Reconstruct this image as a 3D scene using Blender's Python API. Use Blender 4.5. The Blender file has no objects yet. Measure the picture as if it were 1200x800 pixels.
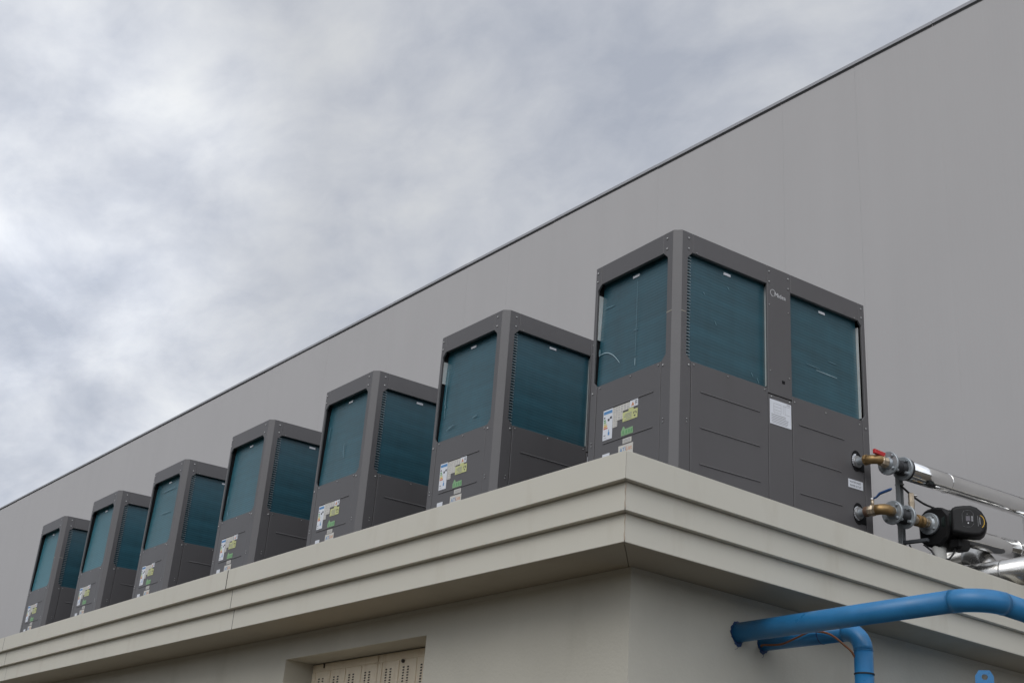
import bpy, bmesh, math, random
from mathutils import Vector, Matrix
R = math.radians
random.seed(7)
sc = bpy.context.scene
col = sc.collection
G = 6.15                       # the ground lies 6.15 m below the top of the near unit

# ------------------------------------------------------------------ camera
yaw, pitch, roll = 0.929162, 0.406605, 0.076386
fw = Vector((-math.sin(yaw) * math.cos(pitch), math.cos(yaw) * math.cos(pitch), math.sin(pitch)))
rt = fw.cross(Vector((0, 0, 1))).normalized()
up = rt.cross(fw)
r2 = math.cos(roll) * rt + math.sin(roll) * up
u2 = -math.sin(roll) * rt + math.cos(roll) * up
cam = bpy.data.cameras.new('camera')
cam.sensor_width = 36
cam.lens = 1474.73 * 36 / 1200
cam.clip_start = 0.05
cam.clip_end = 4000
co = bpy.data.objects.new('camera', cam)
col.objects.link(co)
M = Matrix((r2, u2, -fw)).transposed().to_4x4()
M.translation = Vector((5.868961, -5.834324, -4.545425 + G))
co.matrix_world = M
sc.camera = co

# ------------------------------------------------------------------ light and sky
SUN_AZ = R(-26)                # measured from -Y towards +X
SUN_EL = R(40)
sdir = Vector((math.sin(-SUN_AZ) * math.cos(SUN_EL), -math.cos(SUN_AZ) * math.cos(SUN_EL), math.sin(SUN_EL)))
sun = bpy.data.lights.new('sun', 'SUN')
sun.energy = 0.75
sun.angle = R(35)
sun.color = (1.0, 0.965, 0.91)
so = bpy.data.objects.new('sun', sun)
col.objects.link(so)
so.rotation_euler = sdir.to_track_quat('Z', 'Y').to_euler()
so.location = (10, -10, 30)

w = bpy.data.worlds.new('World')
sc.world = w
w.use_nodes = True
nt = w.node_tree
nt.nodes.clear()
N = nt.nodes.new
L = nt.links.new
def wm(op, a, b=None, c=None):
    n = N('ShaderNodeMath'); n.operation = op
    for i, v in enumerate((a, b, c)):
        if v is None: continue
        if isinstance(v, (int, float)): n.inputs[i].default_value = v
        else: L(v, n.inputs[i])
    return n.outputs[0]
def ramp(fac, stops):
    n = N('ShaderNodeValToRGB')
    e = n.color_ramp.elements
    while len(e) > 1: e.remove(e[0])
    e[0].position, e[0].color = stops[0][0], (*stops[0][1], 1)
    for p, c in stops[1:]:
        k = e.new(p); k.color = (*c, 1)
    L(fac, n.inputs[0])
    return n.outputs[0]
def mixc(f, a, b, t='MIX'):
    n = N('ShaderNodeMix'); n.data_type = 'RGBA'; n.blend_type = t
    for i, v in ((0, f), (6, a), (7, b)):
        if isinstance(v, (int, float)): n.inputs[i].default_value = v
        elif isinstance(v, tuple): n.inputs[i].default_value = (*v, 1)
        else: L(v, n.inputs[i])
    return n.outputs[2]
tc = N('ShaderNodeTexCoord')
sep = N('ShaderNodeSeparateXYZ'); L(tc.outputs['Generated'], sep.inputs[0])
zc = wm('ADD', wm('MAXIMUM', sep.outputs[2], 0.0), 0.34)
px = wm('DIVIDE', sep.outputs[0], zc)
py = wm('DIVIDE', sep.outputs[1], zc)
cmb = N('ShaderNodeCombineXYZ'); L(px, cmb.inputs[0]); L(py, cmb.inputs[1])
def cloud(scale, detail, rough, dist, off, rot=0.0, sx=1.0, sy=1.0):
    m = N('ShaderNodeMapping'); L(cmb.outputs[0], m.inputs[0])
    m.inputs['Location'].default_value = off
    m.inputs['Rotation'].default_value = (0, 0, rot)
    m.inputs['Scale'].default_value = (sx, sy, 1)
    n = N('ShaderNodeTexNoise'); L(m.outputs[0], n.inputs['Vector'])
    n.inputs['Scale'].default_value = scale; n.inputs['Detail'].default_value = detail
    n.inputs['Roughness'].default_value = rough; n.inputs['Distortion'].default_value = dist
    return n.outputs['Fac']
big = cloud(1.9, 4, 0.5, 0.35, (2.61, 16.313, 0), R(-50), 1.0, 1.35)
mid = cloud(5.0, 9, 0.55, 0.35, (17.609, 7.702, 0), R(-50), 1.0, 1.3)
fine = cloud(13.0, 9, 0.60, 0.3, (5.531, 3.918, 0), R(-50), 1.0, 1.3)
s = wm('ADD', wm('MULTIPLY', big, 0.42), wm('ADD', wm('MULTIPLY', mid, 0.38), wm('MULTIPLY', fine, 0.20)))
cl = ramp(s, [(0.39, (4.0, 4.3, 4.95)), (0.46, (4.75, 5.0, 5.55)), (0.53, (5.55, 5.75, 6.15)), (0.60, (6.25, 6.4, 6.6)), (0.70, (7.3, 7.3, 7.2))])
# the cloud deck is thinner, so brighter, over the open yard, in one break to the west and low in the west
def lobe(d, lo, hi):
    n = N('ShaderNodeVectorMath'); n.operation = 'DOT_PRODUCT'
    L(tc.outputs['Generated'], n.inputs[0]); n.inputs[1].default_value = d
    mr = N('ShaderNodeMapRange'); mr.interpolation_type = 'SMOOTHSTEP'
    mr.inputs[1].default_value = lo; mr.inputs[2].default_value = hi
    L(n.outputs['Value'], mr.inputs[0])
    return mr.outputs[0]
gain = wm('ADD', 1.0, wm('MULTIPLY', lobe((0.81, -0.42, 0.41), 0.0, 1.0), 1.35))
brk = lobe(Vector((-0.853, 0.200, 0.482)).normalized()[:], 0.978, 0.9995)
gain2 = wm('ADD', gain, wm('MULTIPLY', wm('MULTIPLY', brk, wm('ADD', mid, 0.1)), 0.50))
low = lobe(Vector((-0.933, 0.252, 0.235)).normalized()[:], 0.965, 0.999)
gain2 = wm('ADD', gain2, wm('MULTIPLY', wm('MULTIPLY', low, mid), 0.5))
g = N('ShaderNodeCombineXYZ')
for i in range(3): L(gain2, g.inputs[i])
cl2 = mixc(1.0, cl, g.outputs[0], 'MULTIPLY')
sky = N('ShaderNodeTexSky'); sky.sky_type = 'NISHITA'; sky.sun_disc = False
sky.sun_elevation = SUN_EL; sky.sun_rotation = math.atan2(sdir.x, sdir.y)
sky.air_density = 1.0; sky.dust_density = 1.5
final = mixc(0.93, sky.outputs[0], cl2)
bg = N('ShaderNodeBackground'); L(final, bg.inputs[0]); bg.inputs[1].default_value = 0.1
ow = N('ShaderNodeOutputWorld'); L(bg.outputs[0], ow.inputs[0])

sc.view_settings.view_transform = 'Standard'
sc.view_settings.look = 'None'
sc.view_settings.gamma = 1
sc.view_settings.use_curve_mapping = False
sc.view_settings.exposure = 0.1

# ------------------------------------------------------------------ materials
MATS = {}
def mat(name, colr, rough=0.6, metal=0.0, noise=0.06, nscale=3.0, bump=0.0, bscale=60.0, spec=0.5, rvar=0.0, extra=None, coat=0.0):
    m = bpy.data.materials.new(name); m.use_nodes = True
    t = m.node_tree; b = t.nodes['Principled BSDF']
    b.inputs['Base Color'].default_value = (*colr, 1)
    b.inputs['Roughness'].default_value = rough
    b.inputs['Metallic'].default_value = metal
    b.inputs['Specular IOR Level'].default_value = spec
    b.inputs['Coat Weight'].default_value = coat
    tcn = t.nodes.new('ShaderNodeTexCoord')
    cur = None
    if noise:
        n = t.nodes.new('ShaderNodeTexNoise'); n.inputs['Scale'].default_value = nscale
        n.inputs['Detail'].default_value = 8; n.inputs['Roughness'].default_value = 0.6
        t.links.new(tcn.outputs['Object'], n.inputs['Vector'])
        r = t.nodes.new('ShaderNodeMapRange')
        r.inputs[1].default_value = 0.25; r.inputs[2].default_value = 0.75
        r.inputs[3].default_value = 1 - noise; r.inputs[4].default_value = 1 + noise
        t.links.new(n.outputs['Fac'], r.inputs[0])
        v = t.nodes.new('ShaderNodeVectorMath'); v.operation = 'SCALE'
        v.inputs[0].default_value = colr
        t.links.new(r.outputs[0], v.inputs['Scale'])
        t.links.new(v.outputs[0], b.inputs['Base Color'])
        cur = v.outputs[0]
        if rvar:
            r3 = t.nodes.new('ShaderNodeMapRange')
            r3.inputs[1].default_value = 0.3; r3.inputs[2].default_value = 0.7
            r3.inputs[3].default_value = rough - rvar; r3.inputs[4].default_value = rough + rvar
            t.links.new(n.outputs['Fac'], r3.inputs[0]); t.links.new(r3.outputs[0], b.inputs['Roughness'])
    if bump:
        n2 = t.nodes.new('ShaderNodeTexNoise'); n2.inputs['Scale'].default_value = bscale
        n2.inputs['Detail'].default_value = 5
        t.links.new(tcn.outputs['Object'], n2.inputs['Vector'])
        bp = t.nodes.new('ShaderNodeBump'); bp.inputs['Strength'].default_value = bump
        bp.inputs['Distance'].default_value = 0.01
        t.links.new(n2.outputs['Fac'], bp.inputs['Height']); t.links.new(bp.outputs[0], b.inputs['Normal'])
    if extra: extra(t, b, tcn, cur)
    MATS[name] = m
    return m

def streaks(amount, sx, sz, tint=(0.55, 0.5, 0.42), lo=0.55, hi=0.8):
    """weather streaks and dirt with a shape of their own, stretched down the face"""
    def f(t, b, tcn, cur):
        mp = t.nodes.new('ShaderNodeMapping'); mp.inputs['Scale'].default_value = (sx, sx, sz)
        t.links.new(tcn.outputs['Object'], mp.inputs[0])
        n = t.nodes.new('ShaderNodeTexNoise'); n.inputs['Scale'].default_value = 1.0
        n.inputs['Detail'].default_value = 7; n.inputs['Roughness'].default_value = 0.62
        t.links.new(mp.outputs[0], n.inputs['Vector'])
        r = t.nodes.new('ShaderNodeMapRange'); r.inputs[1].default_value = lo; r.inputs[2].default_value = hi
        r.inputs[3].default_value = 0; r.inputs[4].default_value = amount
        t.links.new(n.outputs['Fac'], r.inputs[0])
        mx = t.nodes.new('ShaderNodeMix'); mx.data_type = 'RGBA'; mx.blend_type = 'MULTIPLY'
        t.links.new(r.outputs[0], mx.inputs[0]); t.links.new(cur, mx.inputs[6])
        mx.inputs[7].default_value = (*tint, 1)
        t.links.new(mx.outputs[2], b.inputs['Base Color'])
    return f

def coil_extra(t, b, tcn, cur):
    b.inputs['Sheen Weight'].default_value = 1.0; b.inputs['Sheen Roughness'].default_value = 0.32
    b.inputs['Sheen Tint'].default_value = (0.22, 0.80, 0.90, 1)
    """lacquered fins: close rows of tubes show as faint level bands, fins as a very fine upright grain"""
    sepn = t.nodes.new('ShaderNodeSeparateXYZ'); t.links.new(tcn.outputs['Object'], sepn.inputs[0])
    def mth(op, a, bb):
        n = t.nodes.new('ShaderNodeMath'); n.operation = op
        for i, v in enumerate((a, bb)):
            if isinstance(v, (int, float)): n.inputs[i].default_value = v
            elif v is not None: t.links.new(v, n.inputs[i])
        return n.outputs[0]
    sw = mth('SINE', mth('MULTIPLY', sepn.outputs[2], 2 * math.pi / 0.0254), None)
    band = mth('MULTIPLY', sw, 0.035)
    mp = t.nodes.new('ShaderNodeMapping'); mp.inputs['Scale'].default_value = (1.2, 1.2, 9)
    t.links.new(tcn.outputs['Object'], mp.inputs[0])
    n = t.nodes.new('ShaderNodeTexNoise'); n.inputs['Scale'].default_value = 1.3; n.inputs['Detail'].default_value = 5
    t.links.new(mp.outputs[0], n.inputs['Vector'])
    nb = mth('MULTIPLY', mth('SUBTRACT', n.outputs['Fac'], 0.5), 0.95)
    mpv = t.nodes.new('ShaderNodeMapping'); mpv.inputs['Scale'].default_value = (9, 9, 0.7)
    t.links.new(tcn.outputs['Object'], mpv.inputs[0])
    nv = t.nodes.new('ShaderNodeTexNoise'); nv.inputs['Scale'].default_value = 1.0; nv.inputs['Detail'].default_value = 4
    t.links.new(mpv.outputs[0], nv.inputs['Vector'])
    nb2 = mth('MULTIPLY', mth('SUBTRACT', nv.outputs['Fac'], 0.5), 0.4)
    oi = t.nodes.new('ShaderNodeObjectInfo')
    rnd = mth('MULTIPLY', mth('SUBTRACT', oi.outputs['Random'], 0.5), 0.28)
    tot = mth('ADD', 1.0, mth('ADD', mth('ADD', band, nb2), mth('ADD', nb, rnd)))
    v = t.nodes.new('ShaderNodeVectorMath'); v.operation = 'SCALE'
    t.links.new(cur, v.inputs[0]); t.links.new(tot, v.inputs['Scale'])
    t.links.new(v.outputs[0], b.inputs['Base Color'])
    bp = t.nodes.new('ShaderNodeBump'); bp.inputs['Strength'].default_value = 0.10; bp.inputs['Distance'].default_value = 0.003
    t.links.new(sw, bp.inputs['Height']); t.links.new(bp.outputs[0], b.inputs['Normal'])

def panel_extra(t, b, tcn, cur):
    """micro-ribbed sandwich panel sheet: fine upright ribs and slight rain marks"""
    mp = t.nodes.new('ShaderNodeMapping'); mp.inputs['Scale'].default_value = (3.0, 3.0, 0.12)
    t.links.new(tcn.outputs['Object'], mp.inputs[0])
    n = t.nodes.new('ShaderNodeTexNoise'); n.inputs['Scale'].default_value = 1.0; n.inputs['Detail'].default_value = 6
    t.links.new(mp.outputs[0], n.inputs['Vector'])
    r = t.nodes.new('ShaderNodeMapRange'); r.inputs[1].default_value = 0.3; r.inputs[2].default_value = 0.7
    r.inputs[3].default_value = 0.986; r.inputs[4].default_value = 1.012
    t.links.new(n.outputs['Fac'], r.inputs[0])
    v = t.nodes.new('ShaderNodeVectorMath'); v.operation = 'SCALE'
    t.links.new(cur, v.inputs[0]); t.links.new(r.outputs[0], v.inputs['Scale'])
    t.links.new(v.outputs[0], b.inputs['Base Color'])
    sepn = t.nodes.new('ShaderNodeSeparateXYZ'); t.links.new(tcn.outputs['Object'], sepn.inputs[0])
    m1 = t.nodes.new('ShaderNodeMath'); m1.operation = 'MULTIPLY'; m1.inputs[1].default_value = 2 * math.pi / 0.05
    t.links.new(sepn.outputs[0], m1.inputs[0])
    m2 = t.nodes.new('ShaderNodeMath'); m2.operation = 'SINE'; t.links.new(m1.outputs[0], m2.inputs[0])
    bp = t.nodes.new('ShaderNodeBump'); bp.inputs['Strength'].default_value = 0.12; bp.inputs['Distance'].default_value = 0.0015
    t.links.new(m2.outputs[0], bp.inputs['Height']); t.links.new(bp.outputs[0], b.inputs['Normal'])

mat('grey panel', (0.44, 0.427, 0.422), 0.5, 0.0, 0.02, 0.5, extra=panel_extra)
mat('cap metal', (0.36, 0.36, 0.375), 0.4, 0.2, 0.05, 2)
mat('black rubber and shade', (0.014, 0.014, 0.015), 0.6, 0, 0.2, 9)
mat('render', (0.49, 0.47, 0.405), 0.9, 0, 0.07, 1.3, bump=0.25, bscale=45, spec=0.25, extra=streaks(0.28, 1.6, 0.6))
mat('fascia sheet', (0.60, 0.575, 0.495), 0.5, 0, 0.03, 1.0, bump=0.05, bscale=2.5, extra=streaks(0.3, 3.2, 0.7, (0.62, 0.55, 0.45)))
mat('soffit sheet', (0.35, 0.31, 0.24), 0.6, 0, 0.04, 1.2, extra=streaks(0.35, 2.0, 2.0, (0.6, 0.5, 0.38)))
mat('roof felt', (0.055, 0.055, 0.056), 0.9, 0, 0.2, 4)
mat('door cream', (0.82, 0.72, 0.56), 0.55, 0, 0.06, 5, extra=streaks(0.5, 9, 1.5, (0.62, 0.45, 0.28)))
mat('slot dark', (0.07, 0.06, 0.05), 0.8, 0, 0.1, 9)
mat('unit grey', (0.100, 0.096, 0.098), 0.40, 0.0, 0.035, 2.2, bump=0.03, bscale=700, rvar=0.04, extra=streaks(0.18, 3, 0.8, (0.75, 0.72, 0.68)))
mat('unit dark', (0.010, 0.010, 0.011), 0.8, 0, 0.1, 5, spec=0.2)
mat('coil', (0.017, 0.072, 0.098), 0.36, 0.0, 0.05, 4, spec=0.6, extra=coil_extra)
mat('tube sheet', (0.72, 0.72, 0.70), 0.4, 0.5, 0.1, 9)
mat('tube end', (0.26, 0.32, 0.34), 0.4, 0.3, 0.1, 9)
mat('comb back', (0.022, 0.055, 0.072), 0.6, 0, 0.1, 9)
mat('screw', (0.42, 0.42, 0.42), 0.35, 0.8, 0.05, 50)
mat('sticker white', (0.72, 0.74, 0.78), 0.45, 0, 0.03, 20)
mat('sticker paper', (0.62, 0.60, 0.55), 0.6, 0, 0.05, 20)
mat('ink', (0.06, 0.06, 0.07), 0.6, 0, 0, 1)
mat('ink grey', (0.34, 0.34, 0.35), 0.6, 0, 0, 1)
mat('ink blue', (0.09, 0.26, 0.52), 0.5, 0, 0, 1)
mat('ink green', (0.13, 0.33, 0.14), 0.5, 0, 0, 1)
mat('ink pale green', (0.24, 0.42, 0.22), 0.5, 0, 0.1, 60)
mat('ink yellow', (0.56, 0.58, 0.26), 0.5, 0, 0.05, 30)
mat('ink amber', (0.75, 0.45, 0.05), 0.5, 0, 0, 1)
mat('ink orange', (0.62, 0.28, 0.13), 0.5, 0, 0, 1)
mat('ink red', (0.60, 0.20, 0.12), 0.5, 0, 0, 1)
mat('logo silver', (0.68, 0.68, 0.69), 0.4, 0.2, 0, 1)
mat('scratch', (0.42, 0.56, 0.61), 0.4, 0.3, 0.1, 60)
mat('scratch faint', (0.16, 0.28, 0.33), 0.4, 0.3, 0.2, 60)
mat('tape', (0.30, 0.28, 0.23), 0.7, 0, 0.2, 40)
def clad_extra(t, b, tcn, cur):
    mp = t.nodes.new('ShaderNodeMapping'); mp.inputs['Scale'].default_value = (3, 0.35, 3)
    t.links.new(tcn.outputs['Object'], mp.inputs[0])
    n = t.nodes.new('ShaderNodeTexNoise'); n.inputs['Scale'].default_value = 5; n.inputs['Detail'].default_value = 3
    t.links.new(mp.outputs[0], n.inputs['Vector'])
    bp = t.nodes.new('ShaderNodeBump'); bp.inputs['Strength'].default_value = 0.22; bp.inputs['Distance'].default_value = 0.01
    t.links.new(n.outputs['Fac'], bp.inputs['Height']); t.links.new(bp.outputs[0], b.inputs['Normal'])
mat('aluminium cladding', (0.76, 0.755, 0.74), 0.09, 1.0, 0.06, 3, rvar=0.05, extra=clad_extra)
mat('aged cladding', (0.52, 0.51, 0.485), 0.26, 0.95, 0.12, 3, rvar=0.06, extra=clad_extra)
mat('galvanised', (0.36, 0.39, 0.41), 0.48, 0.6, 0.18, 22, rvar=0.08)
mat('brass', (0.33, 0.215, 0.095), 0.42, 0.75, 0.22, 18, rvar=0.1)
mat('brass pale', (0.46, 0.38, 0.28), 0.4, 0.7, 0.15, 18, rvar=0.08)
mat('bronze brown', (0.20, 0.125, 0.085), 0.5, 0.5, 0.25, 25)
mat('rubber joint', (0.022, 0.023, 0.025), 0.5, 0, 0.1, 20)
mat('lever red', (0.52, 0.022, 0.025), 0.4, 0, 0.08, 20)
mat('lever blue', (0.022, 0.07, 0.20), 0.4, 0, 0.08, 20)
mat('pump black', (0.007, 0.007, 0.0075), 0.5, 0, 0.1, 12, bump=0.04, bscale=300, spec=0.3)
mat('pump iron', (0.012, 0.022, 0.02), 0.45, 0.2, 0.2, 15)
mat('foam', (0.42, 0.42, 0.40), 0.8, 0, 0.12, 25)
mat('strut zinc', (0.30, 0.315, 0.32), 0.5, 0.2, 0.15, 20)
mat('arm grey', (0.05, 0.055, 0.06), 0.5, 0.3, 0.1, 20)
mat('cable black', (0.015, 0.015, 0.016), 0.5, 0, 0.05, 20)
mat('cable orange', (0.20, 0.07, 0.022), 0.5, 0, 0.1, 20)
mat('screen', (0.10, 0.09, 0.105), 0.2, 0, 0, 1)
mat('line grey', (0.12, 0.12, 0.125), 0.4, 0, 0, 1)
mat('blue paint', (0.022, 0.170, 0.375), 0.36, 0, 0.12, 9, rvar=0.1, extra=streaks(0.6, 7, 7, (0.72, 0.72, 0.70), 0.6, 0.75))
mat('blue dark', (0.012, 0.045, 0.14), 0.6, 0, 0.3, 25)
mat('added woods', (0.045, 0.055, 0.03), 0.95, 0, 0.4, 0.15)
mat('ground', (0.08, 0.066, 0.048), 0.9, 0, 0.15, 0.6, bump=0.2, bscale=30)

# ------------------------------------------------------------------ mesh builder
class MB:
    def __init__(self):
        self.bm = bmesh.new(); self.mats = []
    def mi(self, m):
        if m not in self.mats: self.mats.append(m)
        return self.mats.index(m)
    def _fin(self, faces, m, smooth=False):
        i = self.mi(m)
        for f in faces:
            f.material_index = i; f.smooth = smooth
    def hexa(self, pts, m):
        v = [self.bm.verts.new(p) for p in pts]
        fs = [self.bm.faces.new([v[i] for i in q]) for q in ((0,1,2,3),(7,6,5,4),(0,4,5,1),(1,5,6,2),(2,6,7,3),(3,7,4,0))]
        bmesh.ops.recalc_face_normals(self.bm, faces=fs)
        self._fin(fs, m); return fs
    def box(self, x0, x1, y0, y1, z0, z1, m, bev=0.0, fn=None):
        P = [(x0,y0,z0),(x1,y0,z0),(x1,y1,z0),(x0,y1,z0),(x0,y0,z1),(x1,y0,z1),(x1,y1,z1),(x0,y1,z1)]
        if fn: P = [fn(*q) for q in P]
        fs = self.hexa(P, m)
        if bev: self.bevel(fs, bev, m)
        return fs
    def bevel(self, fs, bev, m, seg=1):
        es = list({e for f in fs for e in f.edges})
        r = bmesh.ops.bevel(self.bm, geom=es, offset=bev, segments=seg, affect='EDGES', profile=0.5)
        i = self.mi(m)
        for f in r['faces']: f.material_index = i
    def prism(self, poly, a, b, fn, m, bev=0.0, smooth=False):
        """poly of (p,q); fn(p, q, t) -> xyz; from t=a to t=b"""
        n = len(poly)
        v0 = [self.bm.verts.new(fn(p, q, a)) for p, q in poly]
        v1 = [self.bm.verts.new(fn(p, q, b)) for p, q in poly]
        side = [self.bm.faces.new([v0[i], v0[(i+1) % n], v1[(i+1) % n], v1[i]]) for i in range(n)]
        caps = [self.bm.faces.new(v0), self.bm.faces.new(v1[::-1])]
        fs = side + caps
        bmesh.ops.recalc_face_normals(self.bm, faces=fs)
        self._fin(fs, m)
        if smooth:
            for f in side: f.smooth = True
        if bev: self.bevel(fs, bev, m)
        return fs
    def ring(self, c, ax, r, n, ref=None):
        ax = Vector(ax).normalized()
        if ref is None: ref = Vector((0,0,1)) if abs(ax.z) < 0.9 else Vector((1,0,0))
        u = ax.cross(ref).normalized(); v = ax.cross(u)
        return [self.bm.verts.new(Vector(c) + r * (math.cos(2*math.pi*i/n) * u + math.sin(2*math.pi*i/n) * v)) for i in range(n)]
    def tube(self, pts, r, m, n=20, cap=True, smooth=True):
        pts = [Vector(p) for p in pts]
        rs = r if isinstance(r, (list, tuple)) else [r] * len(pts)
        rings = []; fs = []; ref = None
        for i, p in enumerate(pts):
            d = (pts[min(i+1, len(pts)-1)] - pts[max(i-1, 0)]).normalized()
            if ref is None:
                ref = Vector((0,0,1)) if abs(d.z) < 0.9 else Vector((1,0,0))
            u = d.cross(ref).normalized(); ref = u.cross(d).normalized()
            rings.append(self.ring(p, d, rs[i], n, ref))
        for a, b in zip(rings, rings[1:]):
            for i in range(n):
                fs.append(self.bm.faces.new([a[i], a[(i+1)%n], b[(i+1)%n], b[i]]))
        self._fin(fs, m, smooth)
        if cap:
            cs = [self.bm.faces.new(rings[0][::-1]), self.bm.faces.new(rings[-1])]
            self._fin(cs, m); fs += cs
        bmesh.ops.recalc_face_normals(self.bm, faces=fs)
        return fs
    def lathe(self, p0, p1, prof, m, n=24, sharp=True):
        """prof: list of (t along p0->p1 in metres, radius); each step its own flat-shaded-edge ring pair"""
        p0, p1 = Vector(p0), Vector(p1); d = (p1 - p0).normalized()
        fs = []
        prev = None
        rings = [self.ring(p0 + d * t, d, r, n) for t, r in prof]
        for a, b in zip(rings, rings[1:]):
            for i in range(n): fs.append(self.bm.faces.new([a[i], a[(i+1)%n], b[(i+1)%n], b[i]]))
        fs += [self.bm.faces.new(rings[0][::-1]), self.bm.faces.new(rings[-1])]
        self._fin(fs, m, False)
        bmesh.ops.recalc_face_normals(self.bm, faces=fs)
        if n > 10:
            for f in fs[:-2]: f.smooth = True
            for e in {e for f in fs for e in f.edges}:
                if len(e.link_faces) == 2 and e.calc_face_angle(0) > 0.6: e.smooth = False
        return fs
    def poly(self, pts, m):
        f = self.bm.faces.new([self.bm.verts.new(p) for p in pts]); self._fin([f], m); return f
    def text(self, body, size, fn, m, extr=0.0004, align='LEFT', width=None):
        cu = bpy.data.curves.new('lettering', 'FONT'); cu.body = body; cu.size = size; cu.extrude = extr; cu.resolution_u = 3
        cu.align_x = align
        ob = bpy.data.objects.new('lettering', cu); col.objects.link(ob)
        dg = bpy.context.evaluated_depsgraph_get()
        me = bpy.data.meshes.new_from_object(ob.evaluated_get(dg))
        bpy.data.objects.remove(ob); bpy.data.curves.remove(cu)
        k = 1.0
        if width:
            xs = [v.co.x for v in me.vertices]; k = width / (max(xs) - min(xs))
        vs = [self.bm.verts.new(fn(v.co.x * k, v.co.y, v.co.z)) for v in me.vertices]
        fs = []
        for p in me.polygons:
            try: fs.append(self.bm.faces.new([vs[i] for i in p.vertices]))
            except ValueError: pass
        bmesh.ops.recalc_face_normals(self.bm, faces=fs)
        self._fin(fs, m); bpy.data.meshes.remove(me)
    def build(self, name, parent=None, origin=(0,0,0), rise=0.0):
        o_ = Vector(origin)
        for v in self.bm.verts: v.co = v.co + Vector((0,0,rise)) - o_
        me = bpy.data.meshes.new(name); self.bm.to_mesh(me); self.bm.free()
        for m in self.mats: me.materials.append(MATS[m])
        ob = bpy.data.objects.new(name, me); col.objects.link(ob)
        if parent is not None: ob.parent = parent
        else: ob.location = o_
        return ob

def tag(o, label=None, cat=None, group=None, kind=None):
    if label: o['label'] = label
    if cat: o['category'] = cat
    if group: o['group'] = group
    if kind: o['kind'] = kind
    return o
def empty(name, loc, label, cat, group=None, rot=(0,0,0)):
    o = bpy.data.objects.new(name, None); col.objects.link(o)
    o.location = loc; o.rotation_euler = rot; o.empty_display_size = 0.2
    return tag(o, label, cat, group)
def arc(c, a, b, r, n=8, t0=0.0, t1=math.pi/2):
    """points c + r*(a cos t + b sin t)"""
    c, a, b = Vector(c), Vector(a), Vector(b)
    return [c + r * (a * math.cos(t0 + (t1-t0)*i/n) + b * math.sin(t0 + (t1-t0)*i/n)) for i in range(n+1)]

# ------------------------------------------------------------------ ground
b = MB()
b.poly([(-1500,-1500,0),(1500,-1500,0),(1500,1500,0),(-1500,1500,0)], 'ground')
tag(b.build('ground'), kind='structure')

# unseen wooded rise, added behind the viewpoint to darken reflections
b = MB()
rr = random.Random(5)
n_ = 90
prev = None
for i in range(n_ + 1):
    t = R(185 + 215 * i / n_)
    rad = 95 + 6 * math.sin(i * .7)
    h_ = 13 + 2.5 * math.sin(i * .33) + rr.uniform(-1.2, 1.2)
    c_, s_ = math.cos(t), math.sin(t)
    ring_ = [b.bm.verts.new((c_ * (rad + o_), s_ * (rad + o_), z_)) for o_, z_ in ((0, -.3), (3, h_ * .5), (9, h_ * .85), (18, h_), (40, h_ * .7), (60, -.3))]
    if prev:
        for k_ in range(5):
            f_ = b.bm.faces.new([prev[k_], prev[k_+1], ring_[k_+1], ring_[k_]]); b._fin([f_], 'added woods', True)
    prev = ring_
bmesh.ops.recalc_face_normals(b.bm, faces=b.bm.faces[:])
tag(b.build('added_hills'), kind='structure')

# ------------------------------------------------------------------ the tall building behind
WY = 0.006772
wh = empty('warehouse_building', (0, 5.0, 0), 'tall grey metal clad warehouse wall rising behind the row of units', 'building', rot=(0,0,WY))
WT = 5.060 + G                    # underside line of the capping top
b = MB()
edges = []
xx = 10.42
while xx > -46:
    edges.append(xx); xx -= 1.1305
for i in range(len(edges)-1):
    x1, x0 = edges[i], edges[i+1]
    dy = random.uniform(-0.0006, 0.0006)
    g_ = random.choice((0.0004, 0.0008, 0.0014))
    b.box(x0 + g_/2, x1 - g_/2, 0.0 + dy, 0.10, 0.0, WT - 0.05, 'grey panel')
b.box(edges[-1], edges[0], 0.1005, 12.0, 0.0, WT - 0.30, 'grey panel')
b.build('wall', wh)
b = MB()
xx = 10.4
while xx > -46:
    x0 = xx - 2.261
    dz = random.uniform(-0.003, 0.003)
    b.box(x0 + 0.003, xx - 0.003, -0.016, 0.14, WT - 0.048 + dz, WT + dz, 'cap metal', bev=0.003)
    xx = x0
b.build('roof_capping', wh)
b = MB()
xx = 10.4
while xx > -46:
    x0 = xx - 2.261
    b.box(x0 + 0.004, xx - 0.004, -0.006 + random.uniform(-.001,.001), -0.0025, WT - 0.076 + random.uniform(-.005,.003), WT - 0.0515, 'black rubber and shade')
    xx = x0
b.build('shadow_strip', wh)  # near-black strip drawn as the shadow line under the capping

# ------------------------------------------------------------------ the low annex
CX, CY = 0.85, -1.2167            # outer corner of the fascia
WX, WYA = 0.372, -0.7047          # wall corner
XL, YR = -26.0, 4.93
ax = empty('annex_building', (WX, WYA, 0), 'low beige rendered annex with stepped metal fascia carrying the units on its flat roof', 'building')
AO = (WX, WYA, 0)
SOF = -2.7382 + G                 # soffit
def ubuild(mb, name, parent=ax, origin=AO): return mb.build(name, parent, origin)
OX1, OX0, OZ, OD = -1.7523, -3.8247, -2.939 + G, 0.27
b = MB()
b.box(XL, OX0, WYA, WYA + 0.35, 0, SOF - 0.001, 'render')
b.box(OX0, OX1, WYA, WYA + 0.35, OZ, SOF - 0.001, 'render')
b.box(OX1, WX, WYA, WYA + 0.35, 0, SOF - 0.001, 'render')
b.box(WX - 0.35, WX, WYA + 0.35, YR, 0, SOF - 0.001, 'render')
ubuild(b, 'wall')
b = MB()                          # small cover strip where wall meets soffit
b.box(XL, WX + 0.004, WYA - 0.004, WYA - 0.0005, SOF - 0.030, SOF - 0.0015, 'render')
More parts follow.
